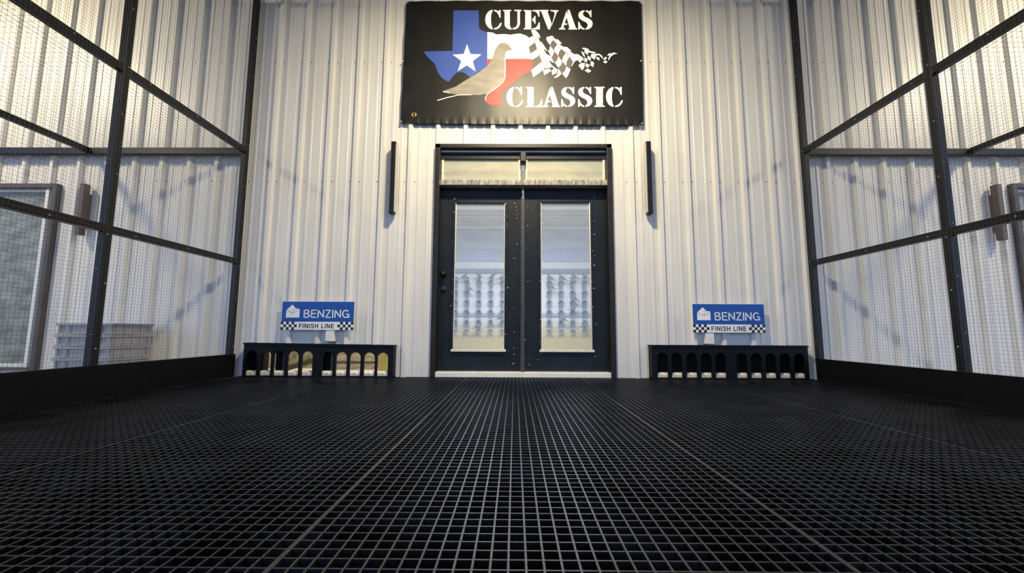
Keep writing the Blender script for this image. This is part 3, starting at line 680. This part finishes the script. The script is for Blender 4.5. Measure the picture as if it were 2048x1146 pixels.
# ================================================================== FINISH LINE SIGNS
ST = .15
def ribbon(pts, t):
    """stroke a polyline with mitred joins -> quads"""
    P = [Vector(p) for p in pts]; out = []; L = []; Rr = []
    for i, p in enumerate(P):
        d0 = (P[i] - P[i - 1]).normalized() if i else (P[1] - P[0]).normalized()
        d1 = (P[i + 1] - P[i]).normalized() if i < len(P) - 1 else d0
        n = Vector((-d0.y - d1.y, d0.x + d1.x)).normalized(); k = t / 2 / max(.35, n.dot(Vector((-d0.y, d0.x))))
        L.append(p + n * k); Rr.append(p - n * k)
    return [[Rr[i], Rr[i + 1], L[i + 1], L[i]] for i in range(len(P) - 1)]
def strokes(ch, t):
    h = t / 2
    return {
     'B': (.68, [[(h, 0), (h, 1)], [(h, 1 - h), (.38, 1 - h)] + arc(.38, .765, .235 - h * .9, .235 - h, 80, -80, 10) + [(.38, .53), (h, .53)], [(.38, .53)] + arc(.39, .265, .29 - h, .265 - h, 80, -80, 10) + [(.38, h), (h, h)]]),
     'E': (.60, [[(h, 0), (h, 1)], [(h, 1 - h), (.59, 1 - h)], [(h, .52), (.55, .52)], [(h, h), (.60, h)]]),
     'N': (.72, [[(h, 0), (h, 1)], [(.72 - h, 0), (.72 - h, 1)], [(h, 1 - h * .6), (.72 - h, h * .6)]]),
     'Z': (.64, [[(.02, 1 - h), (.62, 1 - h)], [(.60 - h * .6, 1 - h), (h * 1.2, h)], [(0, h), (.64, h)]]),
     'I': (t, [[(h, 0), (h, 1)]]),
     'G': (.80, [arc(.40, .5, .40 - h, .5 - h, 42, 335, 26), [(.43, .46), (.80 - h * .8, .46)], [(.80 - h, .50), (.80 - h, 0)]]),
     'F': (.56, [[(h, 0), (h, 1)], [(h, 1 - h), (.56, 1 - h)], [(h, .52), (.50, .52)]]),
     'S': (.66, [[(.60, .72), (.55, .85), (.45, .925), (.32, .94), (.18, .91), (.10, .83), (.09, .73), (.14, .63), (.30, .55), (.46, .48), (.57, .40), (.60, .28), (.56, .15), (.46, .07), (.32, .055), (.18, .08), (.09, .17), (.06, .29)]]),
     'H': (.70, [[(h, 0), (h, 1)], [(.70 - h, 0), (.70 - h, 1)], [(h, .53), (.70 - h, .53)]]),
     'L': (.54, [[(h, 0), (h, 1)], [(h, h), (.54, h)]]),
     ' ': (.26, [])}[ch]
def line_of_letters(txt, x0, x1, z0, z1, y, m, parent, t, gap):
    ws = [strokes(c, t)[0] for c in txt]; tot = sum(ws) + gap * (len(txt) - 1); k = (x1 - x0) / tot; hh = z1 - z0; cur = 0
    for c, w in zip(txt, ws):
        mb = MB()
        for pl in strokes(c, t)[1]:
            for q in ribbon(pl, t): mb.plate([(x0 + (cur + p.x) * k, z0 + p.y * hh) for p in q], y, y + .0008)
        if mb.v: mb.build('letter_' + c.lower(), m, parent)
        cur += w + gap
def sign(x0, x1, z0, z1, label, bx):
    ys = D - .075
    t = empty('finish_sign', ((x0 + x1) / 2, ys, z0), label, 'sign', 'finish line signs above the traps')
    w, h = x1 - x0, z1 - z0
    zb = z0 + h * .285
    MB().box(x0 + .004, x1, ys, ys + .006, zb, z1).build('blue_panel', M_SBLUE, t)
    MB().box(x0 - .002, x1 + .003, ys - .001, ys + .006, z0, zb - .0005).build('white_panel', M_SWHITE, t)
    MB().box(x0 - .002, x1 + .003, ys + .0061, ys + .009, z0 - .001, z1 + .003).build('backing_sheet', M_SWHITE, t)
    U = lambda u, v: (x0 + w * u, z0 + h * v)      # u right, v up
    # envelope mark
    E = lambda a, b: U((a - 540) / 800, 1 - (b - 130) / 320)
    MB().plate([E(*p) for p in ((590, 226), (655, 166), (694, 208), (738, 214), (738, 312), (588, 313))], ys - .0012, ys).build('envelope_mark', M_SWHITE, t)
    mb = MB()
    def line(a, b, wd):
        p, q = Vector((*E(*a),)), Vector((*E(*b),)); d = (q - p).normalized(); n = Vector((-d.y, d.x)) * wd
        mb.plate([p + n, q + n, q - n, p - n], ys - .0018, ys - .0011)
    line((592, 224), (664, 264), .0018); line((664, 264), (736, 220), .0018); line((667, 254), (667, 214), .0014); line((667, 214), (702, 214), .0014)
    mb.build('envelope_lines', M_SLINE, t)
    a, b = E(785, 314), E(1292, 222)
    line_of_letters('BENZING', a[0], b[0], a[1], b[1], ys - .0010, M_SWHITE, t, .125, .13)
    a, b = E(742, 432), E(1128, 380)
    line_of_letters('FINISH LINE', a[0], b[0], a[1], b[1], ys - .0020, M_SBLACK, t, .17, .20)
    sq = h * .285 / 3
    rows = ['BWBWB-', 'WBWBWB', 'BWBWB-']
    for mir in (0, 1):
        for r_, row in enumerate(rows):
            for c_, k in enumerate(row):
                if k != 'B': continue
                xx = x0 - .002 + c_ * sq if not mir else x1 + .003 - (c_ + 1) * sq
                zz = zb - .0005 - (r_ + 1) * sq
                MB().box(xx, xx + sq, ys - .0022, ys - .0009, zz, zz + sq).build('black_check', M_SBLACK, t)
    MB().box(bx - .045, bx + .045, ys + .004, D, z0 - .12, z0 - .002).build('white_bracket', M_WHITE, t, bevel=.004)
    MB().box(bx - .035, bx + .045, ys + .0, D, z0 - .128, z0 - .118).build('bracket_foot', M_SCREWD, t)
ys = D - .075
a, b = W(565, 603, y=ys), W(706, 660, y=ys)
sign(float(a[0]), float(b[0]), float(b[2]), float(a[2]), 'blue and white finish line sign above the left trap', float(W(659, 670, y=ys)[0]))
a, b = W(1384.5, 608, y=ys), W(1530.5, 665.5, y=ys)
sign(float(a[0]), float(b[0]), float(b[2]), float(a[2]), 'blue and white finish line sign above the right trap', float(W(1420, 670, y=ys)[0]))

# ================================================================== CRATES
yc = 3.76
ca = W(105, 735, y=yc); cb = W(217, 735, y=yc)
cx0, cx1 = float(ca[0]) - .02, float(cb[0]); cy0, cy1 = yc, yc + .44
CH = .108
names = ['bottom crate, lowest of the stack', 'grey plastic crate, second from the floor', 'grey plastic crate, middle of the stack', 'grey plastic crate, second from the top', 'grey plastic crate, topmost of the stack']
c0 = None
for k in range(5):
    t = empty('crate', ((cx0 + cx1) / 2, (cy0 + cy1) / 2, k * CH), names[k] + ' behind the left screen', 'crate', 'stacked grey crates')
    if c0 is None:
        parts = []
        i_ = .014
        parts.append(MB().box(cx0 + i_, cx1 - i_, cy0 + i_, cy1 - i_, .004, CH - .004).build('body', M_CRATE, t))
        mb = MB()
        z0, z1 = CH - .022, CH - .001
        parts.append(mb.box(cx0, cx1, cy0, cy1, z0, z1).build('rim', M_CRATE, t, bevel=.003))
        parts.append(MB().box(cx0 + .004, cx1 - .004, cy0 + .004, cy1 - .004, .002, .016).build('base_flange', M_CRATE, t, bevel=.002))
        for q in range(5):
            y = cy0 + .05 + q * (cy1 - cy0 - .1) / 4
            parts.append(MB().box(cx1 - i_, cx1 - .004, y - .008, y + .008, .016, z0).build('rib', M_CRATE, t))
        for q in (0, .18, .82, 1):
            x = cx0 + .03 + q * (cx1 - cx0 - .06)
            parts.append(MB().box(x - .012, x + .012, cy0 + .004, cy0 + i_, .016, z0).build('rib', M_CRATE, t))
        c0 = parts
    else:
        for s_ in c0: dup(s_, t)

# ================================================================== LAMPS ABOVE THE FRAME
tag(MB().box(-2.97, 3.14, 2.375, 2.425, 4.25, 4.30).build('cross_tube', M_BLACKTUBE), 'black cross tube high over the deck between the screens', 'tube')
def lamp(loc, tgt, label, arm):
    t = empty('flood_lamp', loc, label, 'lamp', 'flood lamps over the wall')
    d = (Vector(tgt) - Vector(loc)).normalized(); p = Vector(loc) - d * .02
    mb = MB(); mb.bar(p, p - d * .06, .36 if abs(loc[0]) < 1 else .52, .22 if abs(loc[0]) < 1 else .42, upv=(0, 0, 1)); mb.build('housing', M_SCONCE, t)
    mb = MB(); mb.bar(p - d * .05, arm, .03); mb.build('arm', M_SCONCE, t)
lamp(LAMPS[0][0], LAMPS[0][1], 'black flood lamp hanging from the cross tube over the deck', (.1, 2.4, 4.235))
lamp(LAMPS[1][0], LAMPS[1][1], 'black flood lamp on an arm over the left flight', (-6.35, D, 4.5))
lamp(LAMPS[2][0], LAMPS[2][1], 'black flood lamp on an arm over the right flight', (6.5, D, 4.5))
